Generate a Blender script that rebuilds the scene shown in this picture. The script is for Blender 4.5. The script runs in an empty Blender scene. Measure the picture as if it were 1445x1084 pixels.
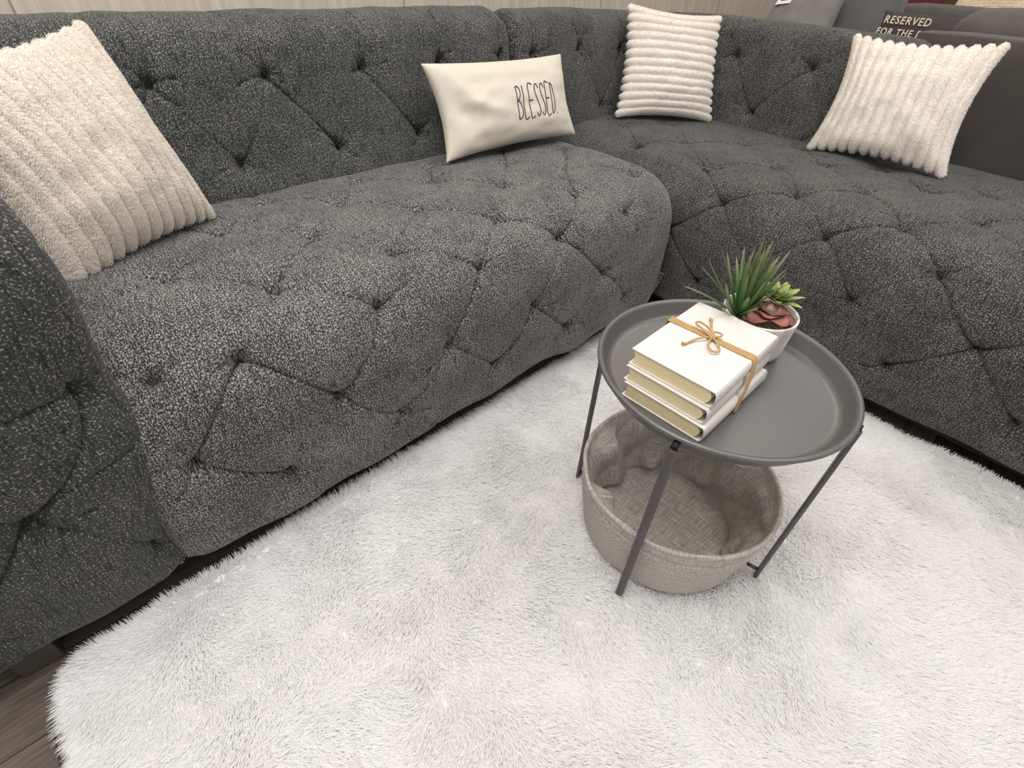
import bpy, math, random
import numpy as np
from mathutils import Vector, Matrix

SC = bpy.context.scene
COL = SC.collection
PI = math.pi

# ------------------------------------------------------------------ camera
F_PX = 700.0
cam_d = bpy.data.cameras.new('camera')
cam = bpy.data.objects.new('camera', cam_d)
COL.objects.link(cam)
cam_d.sensor_fit = 'HORIZONTAL'
cam_d.sensor_width = 36.0
cam_d.lens = 36.0 * F_PX / 1445.0
cam_d.clip_start = 0.02
cam_d.clip_end = 60
CAM = Vector((0, 0, 0.975))
R3 = Matrix(((0.7363, 0.4178, -0.5324), (-0.6754, 0.5029, -0.5394), (0.0424, 0.7567, 0.6524)))
cam.matrix_world = Matrix.Translation(CAM) @ R3.to_4x4()
SC.camera = cam

# ------------------------------------------------------------------ world, lights, exposure
SC.view_settings.view_transform = 'Standard'
SC.view_settings.look = 'None'
SC.view_settings.exposure = 0.53
SC.view_settings.gamma = 1.0
SC.view_settings.use_curve_mapping = False
w = bpy.data.worlds.new('world'); SC.world = w
w.use_nodes = True
w.node_tree.nodes['Background'].inputs[0].default_value = (1.0, 0.97, 0.94, 1)
w.node_tree.nodes['Background'].inputs[1].default_value = 0.50


def area(name, loc, target, size, power, color):
    l = bpy.data.lights.new(name, 'AREA')
    l.shape = 'RECTANGLE'; l.size = size[0]; l.size_y = size[1]
    l.energy = power; l.color = color
    o = bpy.data.objects.new(name, l)
    COL.objects.link(o)
    o.location = loc
    o.rotation_euler = (Vector(target) - Vector(loc)).to_track_quat('-Z', 'Y').to_euler()
    return o


area('ceiling_light', (-0.2, 0.3, 2.95), (0.1, 0.5, 0), (1.2, 1.2), 38, (1.0, 0.985, 0.965))
area('ceiling_light', (1.6, -0.6, 2.95), (1.3, -0.2, 0), (1.2, 1.2), 16, (1.0, 0.955, 0.91))
area('ceiling_light', (3.6, 1.2, 2.95), (3.6, 1.2, 0), (1.2, 1.2), 13, (1.0, 0.90, 0.80))
area('ceiling_light', (0.7, 1.35, 2.95), (0.8, 1.2, 0), (1.6, 0.3), 7, (1.0, 0.92, 0.84))


# ------------------------------------------------------------------ helpers
def props(o, label=None, cat=None, group=None, kind=None):
    if label: o['label'] = label
    if cat: o['category'] = cat
    if group: o['group'] = group
    if kind: o['kind'] = kind
    return o


def empty(name, loc, label, cat, group=None):
    o = bpy.data.objects.new(name, None)
    COL.objects.link(o)
    o.location = loc
    o.empty_display_size = 0.1
    return props(o, label, cat, group)


def mesh_obj(name, verts, faces, mat, parent=None, smooth=True, uv=None, world=True):
    """verts in WORLD coordinates; parented with the inverse so that they stay there"""
    me = bpy.data.meshes.new(name)
    verts = np.asarray(verts, dtype=np.float64)
    if parent is not None and world:
        verts = verts - np.array(parent_world(parent))
    me.from_pydata(verts.tolist(), [], [tuple(int(i) for i in f) for f in faces])
    if uv is not None:
        lay = me.uv_layers.new(name='UVMap')
        idx = np.empty(len(me.loops), dtype=np.int32)
        me.loops.foreach_get('vertex_index', idx)
        lay.data.foreach_set('uv', np.asarray(uv, dtype=np.float32)[idx].ravel())
    if smooth:
        me.polygons.foreach_set('use_smooth', [True] * len(me.polygons))
    me.update()
    o = bpy.data.objects.new(name, me)
    COL.objects.link(o)
    if mat: me.materials.append(mat)
    if parent is not None: o.parent = parent
    return o


def parent_world(p):
    v = Vector((0, 0, 0))
    while p is not None:
        v += p.location
        p = p.parent
    return v


def grid_faces(n, m, off=0, close_m=False, flip=False):
    """n rows, m columns, vertex index = i*m+j"""
    i, j = np.meshgrid(np.arange(n - 1), np.arange(m if close_m else m - 1), indexing='ij')
    j2 = (j + 1) % m
    a = i * m + j; b = i * m + j2; c = (i + 1) * m + j2; d = (i + 1) * m + j
    f = np.stack([a, b, c, d], -1).reshape(-1, 4) + off
    if flip: f = f[:, ::-1]
    return f.tolist()


_rng = np.random.RandomState(7)
_tab = _rng.rand(64, 64, 64).astype(np.float32)


def vnoise(x, y, z=0.0, freq=1.0):
    x = np.asarray(x) * freq; y = np.asarray(y) * freq; z = np.asarray(z) * freq + 0 * x
    xi = np.floor(x).astype(int); yi = np.floor(y).astype(int); zi = np.floor(z).astype(int)
    fx = x - xi; fy = y - yi; fz = z - zi
    fx = fx * fx * (3 - 2 * fx); fy = fy * fy * (3 - 2 * fy); fz = fz * fz * (3 - 2 * fz)
    def T(a, b, c): return _tab[(xi + a) % 64, (yi + b) % 64, (zi + c) % 64]
    r = 0
    for a in (0, 1):
        for b in (0, 1):
            for c in (0, 1):
                r = r + T(a, b, c) * (fx if a else 1 - fx) * (fy if b else 1 - fy) * (fz if c else 1 - fz)
    return r * 2 - 1


def sm(x, a, b):
    t = np.clip((x - a) / (b - a), 0, 1)
    return t * t * (3 - 2 * t)


# ---- small solid builder
class MB:
    def __init__(s): s.v = []; s.f = []
    def add(s, v, f):
        o = len(s.v); s.v += [tuple(p) for p in v]; s.f += [tuple(i + o for i in q) for q in f]
        return s
    def box(s, lo, hi, M=None):
        x0, y0, z0 = lo; x1, y1, z1 = hi
        v = [(x0, y0, z0), (x1, y0, z0), (x1, y1, z0), (x0, y1, z0), (x0, y0, z1), (x1, y0, z1), (x1, y1, z1), (x0, y1, z1)]
        if M is not None: v = [tuple(M @ Vector(p)) for p in v]
        return s.add(v, [(0, 3, 2, 1), (4, 5, 6, 7), (0, 1, 5, 4), (1, 2, 6, 5), (2, 3, 7, 6), (3, 0, 4, 7)])
    def tube(s, pts, r, n=8, cap=True, squash=None):
        pts = [Vector(p) for p in pts]
        if not hasattr(r, '__len__'): r = [r] * len(pts)
        rings = []
        up = None
        for i, p in enumerate(pts):
            t = (pts[min(i + 1, len(pts) - 1)] - pts[max(i - 1, 0)]).normalized()
            if up is None:
                up = Vector((0, 0, 1)) if abs(t.z) < 0.9 else Vector((1, 0, 0))
            a = (up - t * up.dot(t)).normalized(); b = t.cross(a); up = a
            rings.append([p + a * (math.cos(2 * PI * k / n) * r[i]) + b * (math.sin(2 * PI * k / n) * r[i]) for k in range(n)])
        v = [q for R in rings for q in R]
        f = [tuple(x) for x in grid_faces(len(pts), n, close_m=True)]
        if cap:
            f.append(tuple(range(n))[::-1]); f.append(tuple((len(pts) - 1) * n + k for k in range(n)))
        return s.add(v, f)
    def lathe(s, prof, c, n=64):
        v = [(c[0] + r * math.cos(2 * PI * k / n), c[1] + r * math.sin(2 * PI * k / n), c[2] + z) for r, z in prof for k in range(n)]
        return s.add(v, grid_faces(len(prof), n, close_m=True))
    def obj(s, name, mat, parent=None, smooth=True, bevel=0):
        o = mesh_obj(name, s.v, s.f, mat, parent, smooth)
        if bevel:
            m = o.modifiers.new('bevel', 'BEVEL'); m.width = bevel; m.segments = 2; m.limit_method = 'ANGLE'
            m.harden_normals = False
        return o


# ------------------------------------------------------------------ materials
def nmat(name):
    m = bpy.data.materials.new(name); m.use_nodes = True
    nt = m.node_tree; b = nt.nodes['Principled BSDF']
    return m, nt, b


def N(nt, typ, **kw):
    n = nt.nodes.new(typ)
    for k, v in kw.items():
        if k.startswith('i_'):
            key = k[2:]
            n.inputs[int(key) if key.isdigit() else key].default_value = v
        else:
            setattr(n, k, v)
    return n


def ramp(nt, fac, stops):
    r = N(nt, 'ShaderNodeValToRGB')
    el = r.color_ramp.elements
    while len(el) < len(stops): el.new(0.5)
    for e, (p, c) in zip(el, stops):
        e.position = p; e.color = (*c, 1) if len(c) == 3 else c
    nt.links.new(fac, r.inputs[0])
    return r.outputs[0]


def simple(name, col, rough=0.6, metal=0.0, noise=0.0, nscale=40, bump=0.0, spec=0.5, sheen=0.0):
    m, nt, b = nmat(name)
    b.inputs['Base Color'].default_value = (*col, 1)
    b.inputs['Roughness'].default_value = rough
    b.inputs['Metallic'].default_value = metal
    b.inputs['Specular IOR Level'].default_value = spec
    b.inputs['Sheen Weight'].default_value = sheen
    tc = N(nt, 'ShaderNodeTexCoord')
    nz = N(nt, 'ShaderNodeTexNoise', i_Scale=nscale, i_Detail=4.0)
    nt.links.new(tc.outputs['Object'], nz.inputs['Vector'])
    if noise:
        c0 = tuple(max(0, x * (1 - noise)) for x in col); c1 = tuple(min(1, x * (1 + noise)) for x in col)
        nt.links.new(ramp(nt, nz.outputs[0], [(0.3, c0), (0.7, c1)]), b.inputs['Base Color'])
    if bump:
        bp = N(nt, 'ShaderNodeBump', i_Strength=bump, i_Distance=0.002)
        nt.links.new(nz.outputs[0], bp.inputs['Height'])
        nt.links.new(bp.outputs[0], b.inputs['Normal'])
    return m


def tweed(name, dark, fleck, cover=0.5, sx=520.0, sy=260.0, dullness=1.0):
    """dark upholstery cloth with short pale flecks; UV is in metres on the cloth"""
    m, nt, b = nmat(name)
    L = nt.links.new
    uv = N(nt, 'ShaderNodeUVMap')
    mp = N(nt, 'ShaderNodeMapping'); mp.inputs['Scale'].default_value = (sx, sy, 1)
    L(uv.outputs[0], mp.inputs[0])
    # slight distortion
    n1 = N(nt, 'ShaderNodeTexNoise', i_Scale=1.0, i_Detail=2.5, i_Roughness=0.6, i_Distortion=0.3); n1.noise_dimensions = '2D'
    L(mp.outputs[0], n1.inputs['Vector'])
    big = N(nt, 'ShaderNodeTexNoise', i_Scale=9.0, i_Detail=3.0); big.noise_dimensions = '2D'
    L(uv.outputs[0], big.inputs['Vector'])
    mr = N(nt, 'ShaderNodeMapRange'); mr.inputs[1].default_value = 0.3; mr.inputs[2].default_value = 0.7
    mr.inputs[3].default_value = -0.02; mr.inputs[4].default_value = 0.02
    L(big.outputs[0], mr.inputs[0])
    ad = N(nt, 'ShaderNodeMath', operation='ADD'); L(n1.outputs[0], ad.inputs[0]); L(mr.outputs[0], ad.inputs[1])
    c = ramp(nt, ad.outputs[0], [(cover - 0.035, dark), (cover + 0.015, tuple(0.55 * a + 0.45 * q for a, q in zip(dark, fleck))), (cover + 0.075, fleck)])
    # rib direction: fine vertical dark lines
    mp2 = N(nt, 'ShaderNodeMapping'); mp2.inputs['Scale'].default_value = (330, 26, 1)
    L(uv.outputs[0], mp2.inputs[0])
    n2 = N(nt, 'ShaderNodeTexNoise', i_Scale=1.0, i_Detail=2.0); n2.noise_dimensions = '2D'
    L(mp2.outputs[0], n2.inputs['Vector'])
    d2 = ramp(nt, n2.outputs[0], [(0.36, (0.45, 0.45, 0.46)), (0.5, (1, 1, 1))])
    mx = N(nt, 'ShaderNodeMix', data_type='RGBA', blend_type='MULTIPLY'); mx.inputs[0].default_value = 1.0
    L(c, mx.inputs[6]); L(d2, mx.inputs[7])
    L(mx.outputs[2], b.inputs['Base Color'])
    b.inputs['Roughness'].default_value = 0.85
    b.inputs['Specular IOR Level'].default_value = 0.25
    b.inputs['Sheen Weight'].default_value = 0.12
    b.inputs['Sheen Roughness'].default_value = 0.5
    bp = N(nt, 'ShaderNodeBump', i_Strength=0.5, i_Distance=0.0015)
    mx3 = N(nt, 'ShaderNodeMath', operation='ADD'); L(n1.outputs[0], mx3.inputs[0]); L(n2.outputs[0], mx3.inputs[1])
    L(mx3.outputs[0], bp.inputs['Height']); L(bp.outputs[0], b.inputs['Normal'])
    return m


M_SEAT = tweed('tweed_seat_lit', (0.024, 0.026, 0.028), (0.34, 0.32, 0.30), 0.525)  # one cloth toned per part; seat light painted in as brighter flecks
M_BACK = tweed('tweed_back', (0.027, 0.030, 0.031), (0.27, 0.255, 0.235), 0.56)
M_ARM = tweed('tweed_arm_shaded', (0.036, 0.038, 0.038), (0.29, 0.27, 0.235), 0.60, 400, 330)  # same cloth; shade on the arm painted in as sparser, dimmer flecks
M_SIDE = tweed('tweed_side_shaded', (0.024, 0.026, 0.027), (0.26, 0.24, 0.215), 0.555, 430, 300)  # same cloth on the right sofa, its shade painted in as darker flecks
M_BUTTON = simple('button_cloth', (0.045, 0.044, 0.043), 0.9, noise=0.5, nscale=600, bump=0.4)
M_BLACK = simple('black_plinth', (0.006, 0.006, 0.006), 0.8)
M_FOOT = simple('dark_foot', (0.06, 0.05, 0.04), 0.5)


# ------------------------------------------------------------------ tufted upholstery
def resample(poly, step):
    P = np.array(poly, float)
    # Catmull-Rom smooth then arc-length resample
    Q = []
    n = len(P)
    for i in range(n - 1):
        p0 = P[max(i - 1, 0)]; p1 = P[i]; p2 = P[i + 1]; p3 = P[min(i + 2, n - 1)]
        for k in range(24):
            t = k / 24
            Q.append(0.5 * ((2 * p1) + (-p0 + p2) * t + (2 * p0 - 5 * p1 + 4 * p2 - p3) * t * t + (-p0 + 3 * p1 - 3 * p2 + p3) * t ** 3))
    Q.append(P[-1]); Q = np.array(Q)
    d = np.r_[0, np.cumsum(np.linalg.norm(np.diff(Q, axis=0), axis=1))]
    m = int(d[-1] / step) + 1
    t = np.linspace(0, d[-1], m)
    return np.stack([np.interp(t, d, Q[:, k]) for k in range(P.shape[1])], 1), t


def tuft_field(S, T, btn, link=(0.09, 0.30), depth=0.013, pit=0.024, crease=0.014, seed=1, extra=(), linkprob=0.78, radial=1.0):
    """S,T: surface coordinates in metres (grids). btn: (k,2). returns displacement (metres, + is out)"""
    rs = np.random.RandomState(seed)
    D = np.zeros_like(S)
    B = np.array(btn)
    dmin = np.full_like(S, 9.0)
    for (bs, bt) in B:
        r = np.hypot(S - bs, T - bt)
        dmin = np.minimum(dmin, r)
    puff = 1 - np.exp(-(dmin / 0.046) ** 1.5)
    D += depth * puff - depth
    # pits and radial gathers
    for (bs, bt) in B:
        m = (np.abs(S - bs) < 0.13) & (np.abs(T - bt) < 0.13)
        ds = S[m] - bs; dt = T[m] - bt
        r = np.hypot(ds, dt); th = np.arctan2(dt, ds)
        k = rs.randint(5, 8); ph = rs.rand() * 6.28; ph2 = rs.rand() * 6.28
        g = np.abs(np.sin(k * 0.5 * th + ph + 3.0 * r)) ** 0.6 + 0.5 * np.abs(np.sin((k - 2) * th + ph2))
        am = 0.0035 * radial * np.exp(-((r - 0.019) / 0.016) ** 2)
        D[m] += -pit * np.exp(-(r / 0.0135) ** 1.6) + am * (g - 0.9)
    # creases between neighbours in adjacent rows
    segs = []
    for i in range(len(B)):
        for j in range(i + 1, len(B)):
            d = B[j] - B[i]; L = np.hypot(*d)
            if link[0] < L < link[1] and abs(d[0]) > 0.05 and abs(d[1]) > 0.055 and abs(d[0]) < 0.2 and abs(d[1]) < 0.21:
                if rs.rand() < linkprob: segs.append((B[i], B[j], 0.5 + 0.75 * rs.rand(), (rs.rand() - 0.5) * 0.12 * L))
    for e in extra:
        segs.append((np.array(e[0]), np.array(e[1]), e[2], (rs.rand() - 0.5) * 0.05))
    CR = np.zeros_like(S)
    for (bs, bt) in B:
        _o = rs.rand() * 6.28; _n = rs.randint(4, 7)
        for _k in range(_n):
            a_ = _o + 6.28 * _k / _n + 0.5 * rs.rand(); l_ = 0.025 + 0.055 * rs.rand() ** 1.5
            e_ = np.array([bs + math.cos(a_) * l_, bt + math.sin(a_) * l_])
            segs.append((np.array([bs, bt]), e_, 0.30 + 0.3 * rs.rand(), (rs.rand() - 0.5) * 0.012))
    for a, b, st, bow in segs:
        d = b - a; L = np.hypot(*d); nrm = np.array([-d[1], d[0]]) / L
        lo = np.minimum(a, b) - 0.09; hi = np.maximum(a, b) + 0.09
        m = (S > lo[0]) & (S < hi[0]) & (T > lo[1]) & (T < hi[1])
        if not m.any(): continue
        ps = S[m] - a[0]; pt = T[m] - a[1]
        u = np.clip((ps * d[0] + pt * d[1]) / L ** 2, 0, 1)
        cx = u * d[0] + nrm[0] * bow * 4 * u * (1 - u); cy = u * d[1] + nrm[1] * bow * 4 * u * (1 - u)
        q = np.hypot(ps - cx, pt - cy)
        mid = 1 - 0.55 * (4 * u * (1 - u)) ** 2
        CR[m] = np.maximum(CR[m], crease * np.exp(-(q / 0.0032) ** 1.4) * st * mid + 0.0032 * st * np.exp(-(q / 0.020) ** 2) * mid)
    D -= CR
    return D


def fabric_sheet(P, st_s, st_t, disp, name, mat, parent, flip=False, uvoff=(0, 0)):
    """P: (n,m,3) base positions; displaced along their normal"""
    ds = np.gradient(P, axis=0); dt = np.gradient(P, axis=1)
    Nn = np.cross(ds, dt); Nn /= np.linalg.norm(Nn, axis=2, keepdims=True) + 1e-12
    if flip: Nn = -Nn
    Q = P + Nn * disp[..., None]
    n, m = P.shape[:2]
    uv = np.stack([st_s + uvoff[0], st_t + uvoff[1]], -1).reshape(-1, 2)
    f = grid_faces(n, m, flip=flip)
    o = mesh_obj(name, Q.reshape(-1, 3), f, mat, parent, True, uv)
    return o, Q, Nn


def button_at(Q, Nn, S, T, bs, bt, parent, r=0.0125, name='button'):
    i = int(np.abs(S[:, 0] - bs).argmin()); j = int(np.abs(T[0, :] - bt).argmin())
    p = Q[i, j]; n = Nn[i, j]
    n = Vector(n); q = n.to_track_quat('Z', 'Y')
    me = BUTTON_ME
    o = bpy.data.objects.new(name, me); COL.objects.link(o)
    o.parent = parent
    o.location = Vector(p) + n * 0.004 - parent_world(parent)
    o.rotation_euler = q.to_euler()
    return o


def _button_mesh():
    prof = [(0.0005, 0.0045), (0.004, 0.0042), (0.008, 0.003), (0.011, 0.0005), (0.0125, -0.003), (0.012, -0.007)]
    b = MB().lathe(prof, (0, 0, 0), 16)
    b.f.append(tuple(range(16))[::-1])
    o = b.obj('button', M_BUTTON)
    me = o.data; bpy.data.objects.remove(o)
    return me


BUTTON_ME = _button_mesh()


def swept_block(name, axis, prof, a0, a1, R0, R1, btn_w, mat, parent, step=0.0027, flip=False, shift=None, seed=1, extra_w=(), wave=1.0, rise=lambda q: 0.0 * q, uvoff=(0, 0), **kw):
    """block whose cross-section profile `prof` (p,z) is swept along axis ('X': prof is (y,z) / 'Y': prof is (x,z)) from a0 to a1,
    ends rounded by radii R0,R1. btn_w: buttons as world (axis coord, p, z)."""
    pr, t = resample(prof, step)
    tang = np.gradient(pr, axis=0); tang /= np.linalg.norm(tang, axis=1, keepdims=True)
    nin = np.stack([tang[:, 1], -tang[:, 0]], 1)          # candidate inward normal
    cen = pr.mean(0)
    if ((cen - pr) * nin).sum() < 0: nin = -nin
    n = int((a1 - a0) / step) + 1
    s = np.linspace(a0, a1, n)
    # denser ends
    e0 = np.clip((s - a0) / max(R0, 1e-6), 0, 1); e1 = np.clip((a1 - s) / max(R1, 1e-6), 0, 1)
    ins = R0 * (1 - np.sqrt(1 - (1 - e0) ** 2)) + R1 * (1 - np.sqrt(1 - (1 - e1) ** 2))
    S, T = np.meshgrid(s, t, indexing='ij')
    p = pr[None, :, 0] + nin[None, :, 0] * ins[:, None]
    z = pr[None, :, 1] + nin[None, :, 1] * ins[:, None]
    Sx = S.copy()
    if shift is not None: Sx = Sx + shift(S, p, z)
    z = z + (wave * (0.006 * np.sin(S * 21 + seed) + 0.003 * np.sin(S * 37)) + rise(S)) * (1 - sm(T, 0.0, 0.15))
    P = np.stack([Sx, p, z], -1) if axis == 'X' else np.stack([p, Sx, z], -1)
    B = []
    for (a, pp, zz) in btn_w:
        k = np.hypot(pr[:, 0] - pp, pr[:, 1] - zz).argmin()
        B.append((a, t[k]))
    ex = []
    for (a, pp, zz), (a2, pp2, zz2), st in extra_w:
        k = np.hypot(pr[:, 0] - pp, pr[:, 1] - zz).argmin(); k2 = np.hypot(pr[:, 0] - pp2, pr[:, 1] - zz2).argmin()
        ex.append(((a, t[k]), (a2, t[k2]), st))
    D = tuft_field(S, T, B, seed=seed, extra=ex, **kw)
    fade = np.minimum(sm(S, a0, a0 + 0.03), 1 - sm(S, a1 - 0.03, a1))
    fade = np.minimum(fade, sm(T, 0.0, 0.05) * 0.8 + 0.2)
    D = D * fade
    # gentle sag noise
    D += 0.007 * (vnoise(S, T, 5.3, 6) - 0.3) * (1 - sm(T, 0.03, 0.22)) * fade
    D += 0.004 * vnoise(S, T, 0.3, 9) * fade + 0.0012 * vnoise(S, T, 4.3, 34) * fade
    o, Q, Nn = fabric_sheet(P, S, T, D, name, mat, parent, flip=flip, uvoff=uvoff)
    # close the two ends with fans
    me = o.data
    for b in B:
        if a0 + 0.01 < b[0] < a1 - 0.01:
            button_at(Q, Nn, S, T, b[0], b[1], parent if parent else o)
    return o, Q, (s, t, pr)


def end_caps(name, Q, mat, parent, which=(0, -1)):
    for w_ in which:
        ring = Q[w_]
        c = ring.mean(0)
        v = [c] + list(ring)
        k = 6
        V = []
        for i in range(k):
            f = i / k
            V.append(c + (ring - c) * f)
        V.append(ring)
        V = np.array(V)
        faces = grid_faces(V.shape[0], V.shape[1])
        d = V.reshape(-1, 3)
        uv = d[:, 1:3]
        o = mesh_obj(name, d, faces, mat, parent, True, uv)
    return o


# ---- the left sofa unit -------------------------------------------------------------------
left = empty('tufted_sofa_section', (0.6, 1.1, 0), 'dark grey button-tufted sofa section with an arm, along the plank wall, holding the lumbar pillow', 'sofa')
seat_prof = [(0.79, 0.072), (0.745, 0.073), (0.735, 0.14), (0.728, 0.24), (0.730, 0.34), (0.745, 0.42), (0.785, 0.475),
             (0.85, 0.505), (0.95, 0.517), (1.10, 0.517), (1.25, 0.508), (1.34, 0.498), (1.372, 0.48), (1.38, 0.40)]
bl = []
for x in (0.13, 0.40, 0.67, 0.945, 1.21): bl.append((x, 0.744, 0.175))
for x in (-0.005, 0.263, 0.53, 0.80, 1.08): bl.append((x, 0.735, 0.30))
for x in (0.0, 0.125, 0.393, 0.652, 0.91, 1.18): bl.append((x, 0.765 if x else 0.79, 0.452))
for x in (0.235, 0.485, 0.777, 1.06, 1.32): bl.append((x, 0.868, 0.508))
for x in (0.094, 0.38, 0.645, 0.92, 1.165): bl.append((x, 1.01, 0.517))
for x in (0.24, 0.52, 0.79, 1.06, 1.31): bl.append((x, 1.15, 0.515))
for x in (0.1, 0.38, 0.63, 0.865, 1.16): bl.append((x, 1.285, 0.505))
xe = [((x, 0.744, 0.175), (x + d, 0.77, 0.06), 0.35) for x, d in ((0.13, 0.1), (0.40, 0.1), (0.67, -0.08))]
o, Q, _ = swept_block('seat', 'X', seat_prof, -0.10, 1.462, 0.05, 0.13, bl, M_SEAT, left, seed=3, extra_w=xe, rise=lambda q: 0.020 * sm(q, 0.3, 0.7))
end_caps('seat_side', Q, M_SEAT, left, which=(-1,))

back_prof = [(1.345, 0.42), (1.345, 0.50), (1.372, 0.60), (1.392, 0.70), (1.405, 0.77), (1.432, 0.822), (1.49, 0.848), (1.56, 0.845),
             (1.615, 0.80), (1.625, 0.70), (1.62, 0.40), (1.615, 0.08)]
bb = []
for x in (0.005, 0.26, 0.508, 0.767, 1.024, 1.265): bb.append((x, 1.395, 0.735))
for x in (-0.12, 0.13, 0.388, 0.65, 0.913, 1.165): bb.append((x, 1.365, 0.562))
be = []
for x, *_r in bb[:6]:
    be.append(((x, 1.395, 0.735), (x + 0.015, 1.49, 0.85), 0.8))
    be.append(((x, 1.395, 0.735), (x - 0.075, 1.56, 0.845), 0.45))
for x, *_r in bb[6:]:
    be.append(((x, 1.365, 0.562), (x + 0.01, 1.345, 0.47), 0.7))
o, Q, _ = swept_block('backrest', 'X', back_prof, -0.42, 1.315, 0.05, 0.05, bb, M_BACK, left, seed=11, extra_w=be, flip=False, uvoff=(3, 2))
end_caps('backrest_side', Q, M_BACK, left, which=(-1,))

arm_prof = [(0.79, 0.070), (0.745, 0.071), (0.732, 0.14), (0.728, 0.26), (0.722, 0.40), (0.720, 0.54), (0.728, 0.68), (0.765, 0.78),
            (0.84, 0.835), (0.95, 0.85), (1.2, 0.85), (1.40, 0.845), (1.5, 0.82)]
ab = [(-0.105, 0.722, 0.515), (-0.225, 0.722, 0.335), (-0.35, 0.722, 0.515), (-0.225, 0.735, 0.70), (-0.36, 0.742, 0.15), (-0.10, 0.742, 0.16), (-0.10, 0.80, 0.82), (-0.36, 0.80, 0.82)]
ax = [((-0.105, 0.722, 0.515), (-0.03, 0.722, 0.47), 0.6), ((-0.105, 0.722, 0.515), (-0.42, 0.722, 0.44), 0.7), ((-0.225, 0.722, 0.335), (-0.06, 0.722, 0.395), 0.7),
      ((-0.225, 0.722, 0.335), (-0.10, 0.742, 0.16), 0.7), ((-0.105, 0.722, 0.515), (-0.02, 0.74, 0.56), 0.6)]


def arm_shift(S, p, z):
    k = sm(S, -0.30, -0.08)
    return k * (0.055 * sm(z, 0.05, 0.42) - 0.02 * sm(z, 0.70, 0.86) - 0.10 * sm(p, 0.88, 1.12) - 0.010 + 0.006 * np.sin(z * 22))


o, Q, _ = swept_block('armrest', 'X', arm_prof, -0.47, -0.078, 0.05, 0.06, ab, M_ARM, left, seed=21, extra_w=ax, shift=arm_shift, uvoff=(7, 1), linkprob=0.8)
end_caps('armrest_side', Q, M_ARM, left, which=(0, -1))
MB().box((-0.44, 0.79, 0.04), (1.44, 1.58, 0.09)).obj('base_frame', M_BLACK, left, False)
for x, y in ((-0.345, 0.800), (1.38, 0.83), (-0.38, 1.54), (1.38, 1.54), (0.55, 0.88)):
    MB().box((x - 0.03, y - 0.03, 0), (x + 0.03, y + 0.03, 0.075)).obj('foot', M_FOOT, left, False, 0.003)

# ---- the right sofa unit (corner plus the long seat towards the camera's right) -----------
right = empty('tufted_corner_sofa', (1.9, 0.4, 0), 'dark grey button-tufted corner sofa section with curved back, holding two corded white pillows', 'sofa')
rs_prof = [(1.51, 0.073), (1.465, 0.074), (1.454, 0.14), (1.448, 0.24), (1.450, 0.33), (1.472, 0.41), (1.52, 0.468),
           (1.585, 0.498), (1.70, 0.510), (1.90, 0.510), (2.10, 0.505), (2.28, 0.50), (2.39, 0.485), (2.43, 0.44), (2.44, 0.30), (2.44, 0.08)]
br = []
for y in (0.65, 0.36, 0.068, -0.217, -0.50): br.append((y, 1.474, 0.185))
for y in (0.80, 0.505, 0.219, -0.067, -0.35, -0.63): br.append((y, 1.468, 0.316))
for y in (0.66, 0.355, 0.078, -0.21, -0.49): br.append((y, 1.500, 0.445))
for y in (1.06, 0.784, 0.492, 0.21, -0.08, -0.37): br.append((y, 1.592, 0.50))
for y in (1.24, 0.97, 0.634, 0.365, 0.087, -0.20): br.append((y, 1.752, 0.511))
for y in (1.15, 0.833, 0.55, 0.245, -0.03): br.append((y, 1.92, 0.51))
for y in (0.69, 0.41, 0.11, -0.15): br.append((y, 2.06, 0.505))
o, Q, _ = swept_block('seat', 'Y', rs_prof, -0.95, 1.42, 0.08, 0.05, br, M_SIDE, right, seed=5, flip=True, uvoff=(11, 4), wave=0.15)
end_caps('seat_side', Q, M_SIDE, right, which=(0,))

# curved back: path of the crease line, outward offsets
path = [(1.325, 1.345)]
for x in np.linspace(1.40, 1.84, 10): path.append((x, 1.345))
for a in np.linspace(80, 10, 8):
    path.append((1.87 + 0.275 * math.cos(math.radians(a)), 1.07 + 0.275 * math.sin(math.radians(a))))
for y in np.linspace(1.04, 0.47, 10): path.append((2.145, y))
pp, ps = resample(path, 0.0034)
tg = np.gradient(pp, axis=0); tg /= np.linalg.norm(tg, axis=1, keepdims=True)
on = np.stack([-tg[:, 1], tg[:, 0]], 1)          # left of travel = outwards
kern = np.ones(37) / 37
on = np.stack([np.convolve(np.pad(on[:, k], 18, mode='edge'), kern, 'valid') for k in (0, 1)], 1)
on /= np.linalg.norm(on, axis=1, keepdims=True)
cb = [(0.0, 0.42), (0.0, 0.50), (0.022, 0.60), (0.042, 0.70), (0.056, 0.76), (0.083, 0.808), (0.135, 0.832), (0.20, 0.828),
      (0.25, 0.79), (0.262, 0.70), (0.262, 0.40), (0.258, 0.08)]
cp, ct = resample(cb, 0.0034)
ctg = np.gradient(cp, axis=0); ctg /= np.linalg.norm(ctg, axis=1, keepdims=True)
cin = np.stack([ctg[:, 1], -ctg[:, 0]], 1)
R = 0.07; tot = ps[-1]
e0 = np.clip(ps / 0.04, 0, 1); e1 = np.clip((tot - ps) / R, 0, 1)
ins = 0.04 * (1 - np.sqrt(1 - (1 - e0) ** 2)) + R * (1 - np.sqrt(1 - (1 - e1) ** 2))
hz = 0.012 * (1 - sm(ps, 0.2, 0.7)) - 0.008 * sm(ps, tot - 0.35, tot)
off = cp[None, :, 0] + cin[None, :, 0] * ins[:, None]
zz = cp[None, :, 1] + cin[None, :, 1] * ins[:, None] + hz[:, None] * sm(cp[:, 1], 0.6, 0.8)[None, :]
Pc = np.stack([pp[:, None, 0] + on[:, None, 0] * off, pp[:, None, 1] + on[:, None, 1] * off, zz], -1)
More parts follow.
